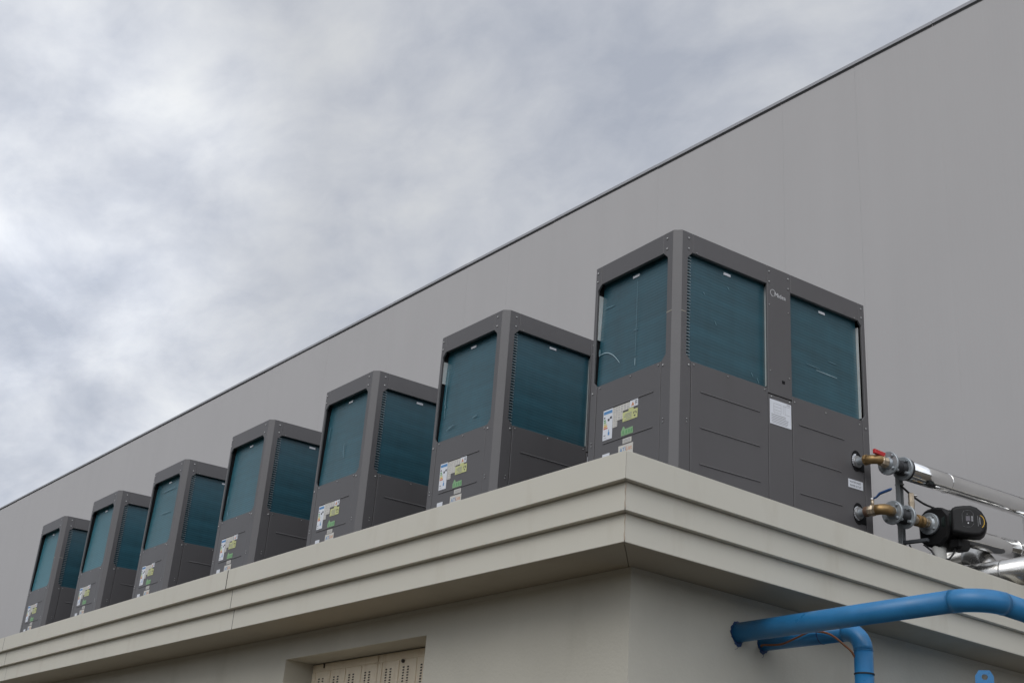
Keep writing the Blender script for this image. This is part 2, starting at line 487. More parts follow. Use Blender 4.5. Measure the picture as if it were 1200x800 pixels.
b.box(WX + 0.0005, WX + 0.004, WYA, YR, SOF - 0.030, SOF - 0.0015, 'render')
ubuild(b, 'cover_strip')
bands = [(0.000, -2.2375, -2.4035, 0.07), (0.043, -2.4055, -2.5690, 0.05), (0.086, -2.5705, -2.7367, 0.05)]
for bi, (o, zt, zb, th) in enumerate(bands):
    b = MB()
    z0, z1 = zb + G, zt + G
    joints = [-4.117, -10.022, -16.3] if bi == 0 else [-4.06, -9.965, -16.25]
    cuts = [CX - o] + joints + [XL]
    yo = CY + o
    for i in range(len(cuts)-1):
        x1, x0 = cuts[i], cuts[i+1]
        g_ = 0.0080 if bi == 0 else 0.005
        e1 = 0.0012 if i == 0 else g_
        dv = random.uniform(-0.0015, 0.0015) if i else 0
        bk = th if i == 0 else 0.0
        pts = [(x0 + g_, yo + dv, z0), (x1 - e1, yo + dv, z0), (x1 - e1 - bk, yo + th, z0), (x0 + g_, yo + th, z0),
               (x0 + g_, yo + dv, z1), (x1 - e1, yo + dv, z1), (x1 - e1 - bk, yo + th, z1), (x0 + g_, yo + th, z1)]
        b.bevel(b.hexa(pts, 'fascia sheet'), 0.002, 'fascia sheet')
    xo = CX - o
    pts = [(xo - th, yo + th + 0.0012, z0), (xo, yo + 0.0012, z0), (xo, YR, z0), (xo - th, YR, z0),
           (xo - th, yo + th + 0.0012, z1), (xo, yo + 0.0012, z1), (xo, YR, z1), (xo - th, YR, z1)]
    b.bevel(b.hexa(pts, 'fascia sheet'), 0.002, 'fascia sheet')
    ubuild(b, 'fascia_band')
    for jx in joints[:2]:
        b = MB(); b.box(jx - g_ + .0004, jx + g_ - .0004, yo + 0.0015, yo + 0.04, z0 + .003, z1 - .003, 'black rubber and shade'); ubuild(b, 'joint_seal')
mat('sealant', (0.42, 0.34, 0.26), 0.8, 0, 0.3, 30)
for o_, z0_, z1_ in ((0.043, -2.568, -2.407), (0.086, -2.735, -2.572)):
    b = MB()
    b.tube([(CX - o_ + .0006 + .0015 * math.sin(i * 2.1), CY + o_ - .0006 + .001 * math.cos(i * 1.7), z0_ + (z1_ - z0_) * i / 8 + G) for i in range(9)], [.0024 + .0012 * math.sin(i * 1.3) for i in range(9)], 'sealant', 6)
    ubuild(b, 'corner_sealant')
o = 0.086
b = MB()
fx, fy = CX - o, CY + o
gz = 0.0015
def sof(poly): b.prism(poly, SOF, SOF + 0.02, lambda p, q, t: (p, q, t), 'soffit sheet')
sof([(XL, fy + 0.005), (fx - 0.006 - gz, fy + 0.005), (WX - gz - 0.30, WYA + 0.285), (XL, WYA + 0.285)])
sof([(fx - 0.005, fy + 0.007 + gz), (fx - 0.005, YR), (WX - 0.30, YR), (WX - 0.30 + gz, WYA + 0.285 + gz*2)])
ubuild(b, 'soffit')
TAU = 0.022106
def rz(y): return -2.30 + TAU * y + G
b = MB()
b.hexa([(XL, CY + 0.10, rz(CY) - 0.25), (CX - 0.10, CY + 0.10, rz(CY) - 0.25), (CX - 0.10, YR, rz(YR) - 0.25), (XL, YR, rz(YR) - 0.25),
        (XL, CY + 0.10, rz(CY + .1)), (CX - 0.10, CY + 0.10, rz(CY + .1)), (CX - 0.10, YR, rz(YR)), (XL, YR, rz(YR))], 'roof felt')
ubuild(b, 'roof')
# two ventilated steel door leaves in the recess
dy0 = WYA + OD
def door(x0, x1, wear):
    b = MB()
    zt = OZ - 0.006
    b.box(x0, x1, dy0, dy0 + 0.04, 0.05, zt, 'door cream', bev=0.003)
    # raised head rail and upright ribs
    b.box(x0 + 0.004, x1 - 0.004, dy0 - 0.006, dy0 - 0.0003, zt - 0.062, zt - 0.006, 'door cream', bev=0.002)
    wdt = x1 - x0
    nrib = 4
    for i in range(nrib + 1):
        cx = x0 + 0.03 + (wdt - 0.06) * i / nrib
        b.box(cx - 0.027, cx + 0.027, dy0 - 0.008, dy0 - 0.0004, 0.06, zt - 0.068, 'door cream', bev=0.003)
    # two columns of slots in every bay
    for i in range(nrib):
        cx = x0 + 0.03 + (wdt - 0.06) * (i + 0.5) / nrib
        for sx in (-0.031, 0.031):
            for j in range(46):
                zc_ = zt - 0.125 - j * 0.021
                b.box(cx + sx - 0.0105, cx + sx + 0.0105, dy0 - 0.0035, dy0 - 0.0006, zc_ - 0.0052, zc_ + 0.0052, 'slot dark')
    d = ubuild(b, 'vent_door')
    return d
mid_ = (OX0 + OX1) / 2
d1 = door(OX0 + 0.004, mid_ - 0.002, 0)
d2 = door(mid_ + 0.002, OX1 - 0.004, 1)
b = MB(); b.lathe((mid_ + 0.36, dy0 - 0.020, OZ - 0.085), (mid_ + 0.36, dy0, OZ - 0.085), [(0, .010), (.004, .014), (.018, .014)], 'slot dark', 12)
ubuild(b, 'latch', d2)
d_hinge = MB(); d_hinge.box(OX0 + 0.19, OX0 + 0.205, dy0 - 0.014, dy0 - 0.0065, OZ - 0.045, OZ - 0.009, 'slot dark')
ubuild(d_hinge, 'hinge', d1)
b = MB()
b.box(OX0 + 0.001, OX1 - 0.001, dy0 + 0.045, dy0 + 0.07, 0.0, OZ - 0.001, 'slot dark')
ubuild(b, 'door_frame')

# ------------------------------------------------------------------ heat pump units
HT, WD, DP, CH = 2.20, 2.075, 0.95, 0.048
FA = lambda s, d, z: (-s, d, z + HT)
FR = lambda s, d, z: (-d, s, z + HT)
FB = lambda s, d, z: (-DP + d, s, z + HT)
FK = lambda s, d, z: (-s, WD - d, z + HT)
def plate(mb, poly, fn, m='unit grey', d0=0.0, d1=0.018, bev=0.0022):
    return mb.prism(poly, d0, d1, lambda p, q, t: fn(p, t, q), m, bev)
def rect(a, b_, c, d): return [(a, c), (b_, c), (b_, d), (a, d)]
ZB = -HT + 0.0
def post_poly(s0, w0, ww, ch, top, sign=1, sbase=0.0, low=None):
    """post face: s from s0; w0 = width at window, ww = width top and bottom"""
    P = [(s0, 0), (ww, 0), (ww, -0.163), (w0, -0.163 - ch), (w0, -0.985), (ww, -0.985 - ch), (ww, ZB), (s0, ZB)]
    if sign < 0: P = [(sbase - p, q) for p, q in P]
    return P
def screw(parent, fn, s, z, r=0.0085, d=0.0):
    b = MB()
    p0 = Vector(fn(s, d - 0.007, z)); p1 = Vector(fn(s, d, z))
    b.lathe(p0, p1, [(0, r * 0.55), (0.003, r * 0.95), (0.0062, r)], 'screw', 8)
    return b.build('screw', parent)

def rib(mb, fn, s0, s1, z):
    """pressed stiffening crease standing 5 mm proud"""
    mb.prism([(-0.0005, z + 0.007), (-0.0040, z + 0.002), (-0.0045, z - 0.001), (-0.0005, z - 0.003)], s0, s1, lambda p, q, t: fn(t, p, q), 'unit grey')

def make_unit(name, label):
    u = empty(name, (0, 0, 0), label, 'heat pump', 'heat pump units in a row on the annex roof')
    # inner dark body, closed lid
    b = MB()
    b.box(-DP + 0.14, -0.14, 0.14, WD - 0.14, 0.1, HT - 0.05, 'unit dark')
    b.box(-DP + 0.02, -0.02, 0.02, WD - 0.02, 0.01, 0.10, 'unit dark')
    b.build('inner_casing', u)
    b = MB()
    lid = [(-0.01, CH + 0.01), (-CH - 0.01, 0.01), (-DP + 0.01, 0.01), (-DP + 0.01, WD - 0.01), (-0.01, WD - 0.01)]
    b.prism(lid, HT - 0.03, HT - 0.002, lambda p, q, t: (p, q, t), 'unit grey')
    b.build('top_cover', u)
    # front corner post with its chamfer
    b = MB()
    plate(b, post_poly(CH, 0.105, 0.150, 0.045, 0), FA)
    plate(b, post_poly(CH, 0.105, 0.150, 0.045, 0), FR)
    b.prism([(-CH, 0.0), (0.0, CH), (-0.014, CH + 0.006), (-CH - 0.006, 0.014)], 0.0, HT, lambda p, q, t: (p, q, t), 'unit grey')
    post = b.build('corner_post', u)
    for fn in (FA, FR):
        for s, z in ((0.112, -0.05), (0.112, -0.137), (0.128, -1.066)): screw(post, fn, s, z)
        for z in (-1.475, -1.50): screw(post, fn, 0.115, z, 0.005)
    # far left post (between the label side and the hidden side)
    b = MB()
    plate(b, post_poly(0.004, 0.032, 0.073, 0.042, 0, -1, DP), FA)
    plate(b, post_poly(0.021, 0.06, 0.09, 0.04, 0), FB)
    post = b.build('corner_post', u)
    for z in (-0.05, -0.125, -1.075): screw(post, FA, DP - 0.028, z)
    for z in (-1.475, -1.50): screw(post, FA, DP - 0.04, z, 0.005)
    # right hand post
    b = MB()
    plate(b, post_poly(0.004, 0.045, 0.078, 0.036, 0, -1, WD), FR)
    plate(b, post_poly(0.021, 0.06, 0.09, 0.04, 0), FK)
    post = b.build('corner_post', u)
    for z in (-0.045, -0.125, -1.09): screw(post, FR, WD - 0.045, z)
    b = MB()
    plate(b, post_poly(0.004, 0.045, 0.078, 0.036, 0, -1, WD), FB)
    plate(b, post_poly(0.021, 0.06, 0.09, 0.04, 0, -1, DP), FK)
    b.build('corner_post', u)
    # top rails
    for fn, s0, s1 in ((FA, 0.1515, DP - 0.076), (FR, 0.1515, 0.9315), (FR, 1.1975, WD - 0.081), (FB, 0.0925, WD - 0.081), (FK, 0.0925, DP - 0.0925)):
        b = MB()
        plate(b, rect(s0, s1, 0, -0.160), fn, d1=0.03)
        tr = b.build('top_rail', u)
        if fn is FR: screw(tr, fn, s0 + 0.04 if s0 < 1 else s1 - 0.05, -0.152, 0.005)
    # centre strip on the long side
    b = MB(); plate(b, rect(0.9345, 1.1945, 0, -1.064), FR, d1=0.018)
    cs = b.build('centre_strip', u)
    for s, z in ((0.957, -0.05), (0.957, -0.137), (1.168, -0.05), (1.168, -0.137), (0.955, -0.335), (1.165, -0.345), (0.958, -0.88), (1.165, -0.895)):
        screw(cs, FR, s, z, 0.0085 if z > -0.2 else 0.005)
    b = MB(); plate(b, rect(1.085, 1.115, -0.93, -0.955), FR, 'unit dark', -0.002, 0.001, 0); b.build('badge', cs)
    b = MB(); plate(b, rect(0.939, 1.191, -1.071, ZB), FR, d0=0.001, d1=0.02)
    cp = b.build('centre_panel', u)
    for s in (0.968, 1.163): screw(cp, FR, s, -1.09, 0.0085, 0.001)
    # lower panels with pressed creases
    for fn, s0, s1, r0, r1 in ((FA, 0.1545, DP - 0.0785, 0.228, 0.772), (FR, 0.156, 0.9335, 0.246, 0.842), (FR, 1.1965, WD - 0.083, 1.266, 1.77), (FB, 0.0935, WD - 0.083, 0.3, 1.8), (FK, 0.0935, DP - 0.0935, 0.2, 0.76)):
        b = MB()
        if fn is FR and s0 > 1:
            # openings for the two water connections are sleeves set on the panel
            plate(b, rect(s0, s1, -1.028, ZB), fn, d0=0.001)
        else:
            plate(b, rect(s0, s1, -1.028 if fn is not FK else -0.163, ZB), fn, d0=0.001)
        for z in (-1.243, -1.512, -1.78, -2.05):
            rib(b, fn, r0, r1 if not (fn is FR and s0 > 1 and z < -1.3) else 1.72, z)
        lp = b.build('lower_panel', u)
        if fn in (FA, FR):
            for s in (s0 + 0.022, (s0 + s1) / 2 - 0.03, s1 - 0.035): screw(lp, fn, s, -1.052 - (0.02 if fn is FR and s0 > 1 else 0), 0.0055, 0.001)
    # coils behind the openings
    def coil(fn, s0, s1, dt, db, comb=False, sheet=None, clips=()):
        b = MB()
        def cf(s, d, z):
            k_ = (z + 0.15) / (-0.90)
            return fn(s, d + dt + (db - dt) * k_, z)
        b.box(s0, s1, 0.0, 0.03, -1.07, -0.13, 'coil', fn=cf)
        c = b.build('coil', u)
        if comb:
            b = MB()
            j = -0.185
            while j > -1.01:
                b.box(0.075, 0.163, -0.016, -0.001, j - 0.0032, j + 0.0032, 'tube end', fn=cf)
                j -= 0.0254
            b.box(0.075, 0.155, -0.006, -0.003, -1.03, -0.15, 'comb back', fn=cf)
            b.build('tube_ends', c)
        if sheet:
            b = MB()
            b.box(sheet[0], sheet[1], -0.022, 0.025, sheet[3], sheet[2], 'tube sheet', fn=cf)
            b.build('end_plate', c)
        for s in clips:
            b = MB(); b.box(s - 0.036, s + 0.036, -0.006, -0.001, -0.208, -0.188, 'sticker white', fn=cf)
            b.build('fin_clip', c)
        return c
    cA = coil(FA, 0.07, 0.912, 0.060, 0.030, False, None, (0.52,))
    b = MB(); b.box(-0.931, -0.927, 0.0185, 0.14, HT - 1.06, HT - 0.10, 'unit dark'); b.build('gap_shade', u); b = MB(); b.box(-0.139, -0.0185, 2.046, 2.050, HT - 1.06, HT - 0.10, 'unit dark'); b.build('gap_shade', u)  # near-black sheets stand in for shade in the gaps beside the coils
    cR = coil(FR, 0.07, 0.950, 0.045, 0.045, True, (0.9515, 0.957, -0.17, -1.0), (0.545,))
    cR2 = coil(FR, 1.17, 2.010, 0.045, 0.045, False, (2.0115, 2.016, -0.21, -1.0), (1.60,))
    coil(FB, 0.07, WD - 0.07, 0.05, 0.05)
    # two recessed water connections low on the right
    for zc_ in (-1.385, -1.806):
        b = MB()
        pl = [(1.9 + 0.055 * math.cos(t) * (1.0 if math.cos(t) < 0 else 1.15), zc_ + 0.085 * math.sin(t)) for t in [i * math.pi / 12 for i in range(24)]]
        plate(b, pl, FR, 'unit dark', -0.0035, 0.0, 0)
        b.box(1.905, 1.985, -0.0045, -0.0005, zc_ - 0.075, zc_ + 0.02, 'unit dark', fn=FR)
        b.build('connection_port', u)
        b = MB()
        for t0 in range(9):
            t = R(100 + t0 * 20); t2 = t + R(14)
            plate(b, [(1.895 + rr_ * math.cos(q), zc_ + rr_ * 1.15 * math.sin(q)) for rr_, q in ((.036, t), (.048, t), (.048, t2), (.036, t2))], FR, 'sticker white', -0.012, -0.004, 0)
        b.build('lock_ring', u)
    # stickers
    def st(name, parts, parent=u):
        b = MB()
        for i, p in enumerate(parts):
            kind_, dd = p[0], -0.0012 - 0.0006 * i
            if kind_ == 'r':
                _, s0, s1, z0, z1, m = p
                plate(b, rect(s0, s1, z0, z1), p_fn, m, -0.0008 - 0.0004 * (1 if m.startswith('sticker') or i == 0 else 2), 0.0, 0)
            elif kind_ == 'p':
                plate(b, p[1], p_fn, p[2], -0.0018, 0.0, 0)
        return b
    p_fn = FA
    E = [('r', 0.670, 0.778, -1.250, -1.487, 'sticker white'),
         ('r', 0.676, 0.772, -1.262, -1.285, 'ink blue')]
    for i, (m, ln_) in enumerate((('ink green', .018), ('ink pale green', .024), ('ink yellow', .03), ('ink amber', .036), ('ink red', .042))):
        z_ = -1.325 - i * 0.016
        E.append(('p', [(0.770, z_), (0.770 - ln_, z_), (0.763 - ln_, z_ - 0.006), (0.770 - ln_, z_ - 0.012), (0.770, z_ - 0.012)], m))
    for cx, cz in ((0.716, -1.325), (0.690, -1.312)):
        E.append(('p', [(cx - 0.012, cz), (cx + 0.006, cz), (cx + 0.012, cz - 0.009), (cx + 0.006, cz - 0.018), (cx - 0.012, cz - 0.018)], 'ink'))
    E += [('r', 0.754, 0.770, -1.305, -1.316, 'ink'), ('r', 0.700, 0.718, -1.43, -1.455, 'ink blue'), ('r', 0.706, 0.712, -1.41, -1.43, 'ink blue'),
          ('r', 0.745, 0.768, -1.445, -1.455, 'ink grey'), ('r', 0.735, 0.768, -1.468, -1.472, 'ink grey')]
    st('x', E).build('energy_label', u)
    W_ = [('r', 0.480, 0.667, -1.252, -1.305, 'sticker paper'), ('r', 0.555, 0.667, -1.303, -1.365, 'sticker paper'), ('r', 0.615, 0.667, -1.363, -1.41, 'sticker paper')]
    rr = random.Random(3)
    for col_, (z0_, z1_) in ((0.655, (-1.26, -1.40)), (0.632, (-1.26, -1.40)), (0.605, (-1.26, -1.355)), (0.575, (-1.26, -1.355)), (0.54, (-1.26, -1.30)), (0.505, (-1.26, -1.30))):
        z_ = z0_
        while z_ > z1_:
            wd_ = rr.uniform(0.008, 0.02)
            W_.append(('r', col_ - wd_, col_, z_, z_ - 0.004, 'ink grey')); z_ -= rr.uniform(0.009, 0.018)
    st('x', W_).build('notice_label', u)
    Wn = [('r', 0.388, 0.478, -1.247, -1.300, 'sticker white'), ('p', [(0.462, -1.290), (0.428, -1.290), (0.445, -1.257)], 'ink orange'),
          ('p', [(0.450, -1.287), (0.440, -1.287), (0.445, -1.267)], 'ink'),
          ('r', 0.397, 0.418, -1.257, -1.261, 'ink'), ('r', 0.414, 0.418, -1.2615, -1.290, 'ink'), ('r', 0.397, 0.401, -1.2615, -1.290, 'ink'), ('r', 0.4015, 0.4135, -1.272, -1.276, 'ink')]
    st('x', Wn).build('warning_label', u)
    Y_ = [('r', 0.390, 0.555, -1.320, -1.392, 'ink yellow'), ('r', 0.435, 0.490, -1.303, -1.3205, 'ink yellow')]
    b = st('x', Y_)
    for z_ in (-1.335, -1.345, -1.356, -1.367, -1.378):
        plate(b, rect(0.455, 0.54 - rr.uniform(0, .03), z_, z_ - 0.004), FA, 'ink grey', -0.0022, 0, 0)
    for k_ in range(3):
        a_ = k_ * 2.094
        plate(b, [(0.418 + 0.018 * math.cos(a_ + t), -1.355 + 0.022 * math.sin(a_ + t)) for t in (0, 0.7, 1.2)] + [(0.418 + 0.010 * math.cos(a_ + t), -1.355 + 0.013 * math.sin(a_ + t)) for t in (1.2, 0.7, 0)], FA, 'ink', -0.0022, 0, 0)
    b.build('yellow_label', u)
    b = MB()
    plate(b, [(0.565, -1.500), (0.568, -1.465), (0.548, -1.432), (0.535, -1.430), (0.525, -1.452), (0.437, -1.450), (0.434, -1.500)], FA, 'ink pale green', -0.0012, 0, 0)
    for s0 in (0.55, 0.515, 0.485, 0.46): plate(b, rect(s0 - 0.016, s0, -1.462, -1.490), FA, 'ink green', -0.0018, 0, 0)
    b.build('green_emblem', u)
    b = MB()
    plate(b, rect(0.448, 0.545, -1.525, -1.562), FA, 'sticker paper', -0.0012, 0, 0)
    for z_ in (-1.532, -1.541, -1.55): plate(b, rect(0.46, 0.535, z_, z_ - 0.004), FA, 'ink grey', -0.0018, 0, 0)
    b.build('serial_label', u)
    b = MB()
    plate(b, rect(0.428, 0.590, -1.572, -1.70), FA, 'sticker paper', -0.0012, 0, 0)
    tf = lambda x, y, z: FA(0.575 - x, -0.0015 - z, -1.625 + y)
    b.text('ATi', 0.048, tf, 'ink blue')
    tf2 = lambda x, y, z: FA(0.508 - x, -0.0015 - z, -1.620 + y)
    b.text('List', 0.048, tf2, 'ink orange')
    b.build('maker_label', u)
    b = MB(); plate(b, rect(0.69, 0.772, -1.595, -1.66), FA, 'sticker white', -0.0012, 0, 0); b.build('white_label', u)
    p_fn = FR
    b = MB()
    plate(b, rect(0.951, 1.178, -1.108, -1.302), FR, 'sticker white', -0.0012, 0.001, 0)
    for z0, z1, s0, s1 in ((-1.135, -1.137, 0.99, 1.07), (-1.205, -1.207, 0.99, 1.07), (-1.160, -1.162, 0.99, 1.07), (-1.185, -1.187, 0.99, 1.07), (-1.135, -1.137, 1.09, 1.165), (-1.2, -1.202, 1.11, 1.165)):
        plate(b, rect(s0, s1, z0, z1), FR, 'ink grey', -0.0018, 0, 0)
    for s_ in (0.99, 1.068, 1.09, 1.11): plate(b, rect(s_, s_ + 0.002, -1.138, -1.204), FR, 'ink grey', -0.0018, 0, 0)
    for i in range(6): plate(b, rect(0.965, 1.165 - 0.05 * rr.random(), -1.222 - i * 0.0125, -1.2265 - i * 0.0125), FR, 'ink grey', -0.0018, 0, 0)
    for z_ in (-1.115, -1.122): plate(b, rect(1.13, 1.168, z_, z_ - 0.003), FR, 'ink grey', -0.0018, 0, 0)
    b.build('wiring_diagram_label', cp)
    b = MB()
    plate(b, rect(1.80, 1.968, -1.545, -1.612), FR, 'sticker white', -0.0012, 0.001, 0)
    for z_, t_ in ((-1.572, 'WATER INLET'), (-1.601, 'WATER OUTLET')):
        b.text(t_, 0.022, (lambda zz: lambda x, y, z: FR(1.815 + x, -0.0015 - z, zz + y))(z_), 'ink', 0.0003, width=0.13)
    b.build('water_label', u)
    # brand mark on the centre strip: an open ring followed by lettering
    b = MB()
    cx, cz, ro, ri = 0.999, -0.222, 0.030, 0.0262
    ar = [R(-75 - i * 15) for i in range(20)]
    plate(b, [(cx + ro * math.cos(t), cz + ro * math.sin(t)) for t in ar] + [(cx + ri * math.cos(t), cz + ri * math.sin(t)) for t in ar[::-1]], FR, 'logo silver', -0.001, 0.0, 0)
    b.text('Midea', 0.052, lambda x, y, z: FR(1.014 + x, -0.0005 - z, -0.246 + y), 'logo silver', 0.0004, width=0.122)
    b.build('brand_mark', cs)
    # feet
    for sx in (-0.10, -DP + 0.10):
        for sy in (0.12, WD - 0.12):
            b = MB(); b.box(sx - 0.05, sx + 0.05, sy - 0.05, sy + 0.05, -0.10, 0.009, 'black rubber and shade', bev=0.005); b.build('foot', u)
    return u

def copy_tree(o, parent=None):
    c = o.copy(); col.objects.link(c)
    if parent is not None:
        c.parent = parent; c.matrix_parent_inverse = o.matrix_parent_inverse
    for ch in list(o.children): copy_tree(ch, c)
    return c

labels = ['nearest and largest looking dark grey heat pump above the fascia corner, joined to the pipework',
          'dark grey heat pump second from the fascia corner, directly left of the nearest one',
          'dark grey heat pump third from the fascia corner, two curved neighbours away from the pipework',
          'dark grey heat pump in the middle of the row with three units on either side',
          'dark grey heat pump fifth from the fascia corner, third from the far end',
          'dark grey heat pump second from the far left end, its small side coil brightest teal',
          'farthest and smallest looking dark grey heat pump at the left end of the row']
labels[2] = 'dark grey heat pump third from the fascia corner, two units before the pipework'
unit0 = make_unit('heat_pump_unit', labels[0])
# the units stand plumb on a roof that rises gently towards the tall wall
def lean(o):
    for ch in o.children:
        for v in ch.data.vertices: v.co.z += TAU * v.co.y
        lean(ch)
lean(unit0)
xs = [0, -2.058, -4.130, -6.270, -8.452, -10.556418, -12.621348]
units = [unit0] + [copy_tree(unit0) for _ in xs[1:]]
for i, (o, x) in enumerate(zip(units, xs)):
    a = -0.046448 if i == 0 else -0.005648 + random.uniform(-0.002, 0.002)
    o.location = (x, 0.0, G - HT)
    o.rotation_euler = (0, 0, a)
    if i: o.scale = (1, 1.05, 1)
    if i:
        for c_ in o.children:
            if 'label' in c_.name or 'emblem' in c_.name:
                c_.location.x += random.uniform(-0.012, 0.012); c_.location.z += random.uniform(-0.004, 0.004)
    o['label'] = labels[i]

# wear on single units, in their own coil coordinates
def coil_of(u, n): return [c for c in u.children if c.name.startswith('coil')][n]
def addscr(u, ci, fn, pts, m, wdt=0.004, d=0.02):
    b = MB()
    for i in range(len(pts) - 1):
        (s0, z0), (s1, z1) = pts[i], pts[i+1]
        dx, dz = s1 - s0, z1 - z0
        l_ = math.hypot(dx, dz) or 1
        nx, nz = -dz / l_ * wdt / 2, dx / l_ * wdt / 2
        w0 = 0.5 + 0.5 * math.sin(math.pi * i / max(1, len(pts) - 1)); w1 = 0.5 + 0.5 * math.sin(math.pi * (i + 1) / max(1, len(pts) - 1))
        b.prism([(s0 - nx*w0, z0 - nz*w0), (s1 - nx*w1, z1 - nz*w1), (s1 + nx*w1, z1 + nz*w1), (s0 + nx*w0, z0 + nz*w0)], d, d + 0.002, lambda p, q, t: fn(p, t, q), m)
    for v in b.bm.verts: v.co.z += TAU * v.co.y
    return b.build('scratch', coil_of(u, ci))
def dA(z): return 0.055 + (0.024 - 0.055) * ((z + 0.15) / -0.90) - 0.003
def crv(f, n): return [f(i / n) for i in range(n + 1)]
E0 = 0.06
addscr(unit0, 0, FA, crv(lambda t: (0.905 - 0.25 * t, -0.755 + 0.02 * math.sin(t * 3) - 0.13 * t * t), 12), 'scratch', 0.006, dA(-0.75))
addscr(unit0, 0, FA, crv(lambda t: (0.90, -0.70 - 0.06 * t), 4), 'scratch faint', 0.02, dA(-0.73))
addscr(unit0, 0, FA, crv(lambda t: (0.475, -0.26 - 0.62 * t), 4), 'scratch faint', 0.0024, dA(-0.55) - 0.008)
addscr(unit0, 0, FA, crv(lambda t: (0.51 - 0.05 * t, -0.66 - 0.004 * t), 3), 'scratch faint', 0.005, dA(-0.66))
addscr(unit0, 0, FA, crv(lambda t: (0.47, -0.90 - 0.06 * t), 3), 'scratch', 0.004, dA(-0.93))
addscr(unit0, 0, FA, crv(lambda t: (0.88 - 0.12 * t, -0.36 - 0.004 * t), 3), 'scratch faint', 0.005, dA(-0.36) - .001)
for s0, s1, z, m, wd_ in ((1.52, 1.76, -0.715, 'scratch', 0.005), (1.66, 1.76, -0.60, 'scratch faint', 0.005), (1.40, 1.56, -0.69, 'scratch faint', 0.005)):
    addscr(unit0, 2, FR, crv(lambda t: (s0 + (s1 - s0) * t, z - 0.004 * t), 4), m, wd_, 0.041)
for s_, z_, l_ in ((0.80, -0.93, .03), (0.86, -0.955, .04), (0.42, -0.62, .03), (0.55, -0.3, .02), (0.3, -0.42, .015)):
    addscr(unit0, 1, FR, crv(lambda t: (s_ + 0.02 * t, z_ - l_ * t), 3), 'scratch faint', 0.006, 0.041)
for ui, pl in ((1, [((.78, -.93), (.68, -.90)), ((.86, -.62), (.84, -.70)), ((.4, -.9), (.34, -.89)), ((.85, -.35), (.85, -.8))]), (2, [((.5, -.65), (.48, -.8)), ((.84, -.4), (.84, -.55))]),
               (3, [((.86, -.72), (.86, -.82)), ((.80, -.9), (.78, -.97))]), (4, [((.7, -.3), (.3, -.3)), ((.6, -.6), (.3, -.61))])):
    for (a0, z0), (a1, z1) in pl:
        addscr(units[ui], 0, FA, [(a0, z0), ((a0 + a1) / 2 + .01, (z0 + z1) / 2), (a1, z1)], 'scratch faint', 0.008, dA((z0 + z1) / 2) - 0.004)
# light strip seen inside the left edge of the near label-side opening
for i, o in enumerate(units[:2]):
    b = MB()
    b.box(0.9135, 0.917, 0.0185, 0.066, -0.62 if i == 0 else -0.45, -0.24, 'tube sheet', fn=FA)
    b.build('end_plate', coil_of(o, 0))
# adhesive residue across a few corner posts
for ui, z in ((0, -0.655), (6, -0.62)):
    pst = [c for c in units[ui].children if c.name.startswith('corner_post')][0]
    b = MB()
    b.prism([(CH + .002, z + .004), (0.104, z), (0.104, z - .008), (CH + .002, z - .005)], -0.0008, 0.001, lambda p, q, t: FA(p, t, q), 'tape')
    b.prism([(CH + .002, z + .004), (0.095, z + .002), (0.095, z - .004), (CH + .002, z - .004)], -0.0008, 0.001, lambda p, q, t: FR(p, t, q), 'tape')
    b.build('tape_residue', pst)

# ------------------------------------------------------------------ pipework on the right
def V(x, y, z): return Vector((x, y, z + G))
def bolts(b, c, d, r, n, m, s=0.012):
    d = Vector(d).normalized(); ref = Vector((0,0,1)); u = d.cross(ref).normalized(); v = d.cross(u)
    for i in range(n):
        t = 2 * math.pi * (i + 0.5) / n
        p = Vector(c) + r * (math.cos(t) * u + math.sin(t) * v)
        b.lathe(p - d * 0.018, p + d * 0.006, [(0, s * .6), (0.006, s), (0.024, s)], m, 6)
def flange(parent, c, d, r, name='flange', bol=4, th=0.022):
    b = MB(); d = Vector(d).normalized()
    b.lathe(Vector(c), Vector(c) + d, [(0, r * 0.95), (0.003, r), (th - 0.003, r), (th, r * 0.95)], 'galvanised', 32)
    b.lathe(Vector(c) - d * 0.02, Vector(c), [(0, r * 0.42), (0.018, r * 0.55)], 'galvanised', 24)
    f = b.build(name, parent, parent.location)
    if bol:
        b = MB(); bolts(b, c, d, r * 0.76, bol, 'galvanised'); b.build('bolts', f, parent.location)
    return f
X0 = 0.28
# upper line -------------------------------------------------
up_ = empty('water_pipe', V(X0, 2.1, -1.371), 'upper shiny aluminium clad water pipe with red lever valve leaving the nearest unit', 'pipe', 'insulated water pipes beside the nearest unit')
UL = up_.location.copy()
zu = -1.352
b = MB(); b.tube([V(0.085, 1.898, zu), V(0.185, 1.902, zu - .002)], 0.030, 'galvanised', 20)
b.lathe(V(0.088, 1.898, zu), V(0.2, 1.898, zu), [(0, .048), (.012, .05), (.022, .046), (.024, .033)], 'screw', 20)
b.build('stub', up_, UL)
b = MB()
pts = [V(0.18, 1.902, zu - .002)] + arc(V(0.205, 1.965, zu - .005), (0, -1, 0), (1, 0, 0), 0.063, 8, 0.1, math.pi/2 - .1) + [V(X0 - .01, 2.0, zu - .012)]
b.tube(pts, [0.040] + [0.036] * 9 + [0.036], 'brass', 20)
b.lathe(V(0.165, 1.902, zu), V(0.3, 1.902, zu), [(0, .040), (.004, .043), (.022, .043), (.026, .038)], 'brass', 8)
b.build('elbow', up_, UL)
b = MB()
b.lathe(V(X0 - .008, 1.955, -1.366), V(X0, 2.06, -1.369), [(0, .033), (.004, .04), (.02, .04), (.024, .034), (.05, .046), (.075, .034), (.08, .042), (.1, .042)], 'brass pale', 8)
b.tube([V(X0, 1.985, -1.345), V(X0, 1.985, -1.315)], 0.014, 'brass pale', 12)
bv = b.build('ball_valve', up_, UL)
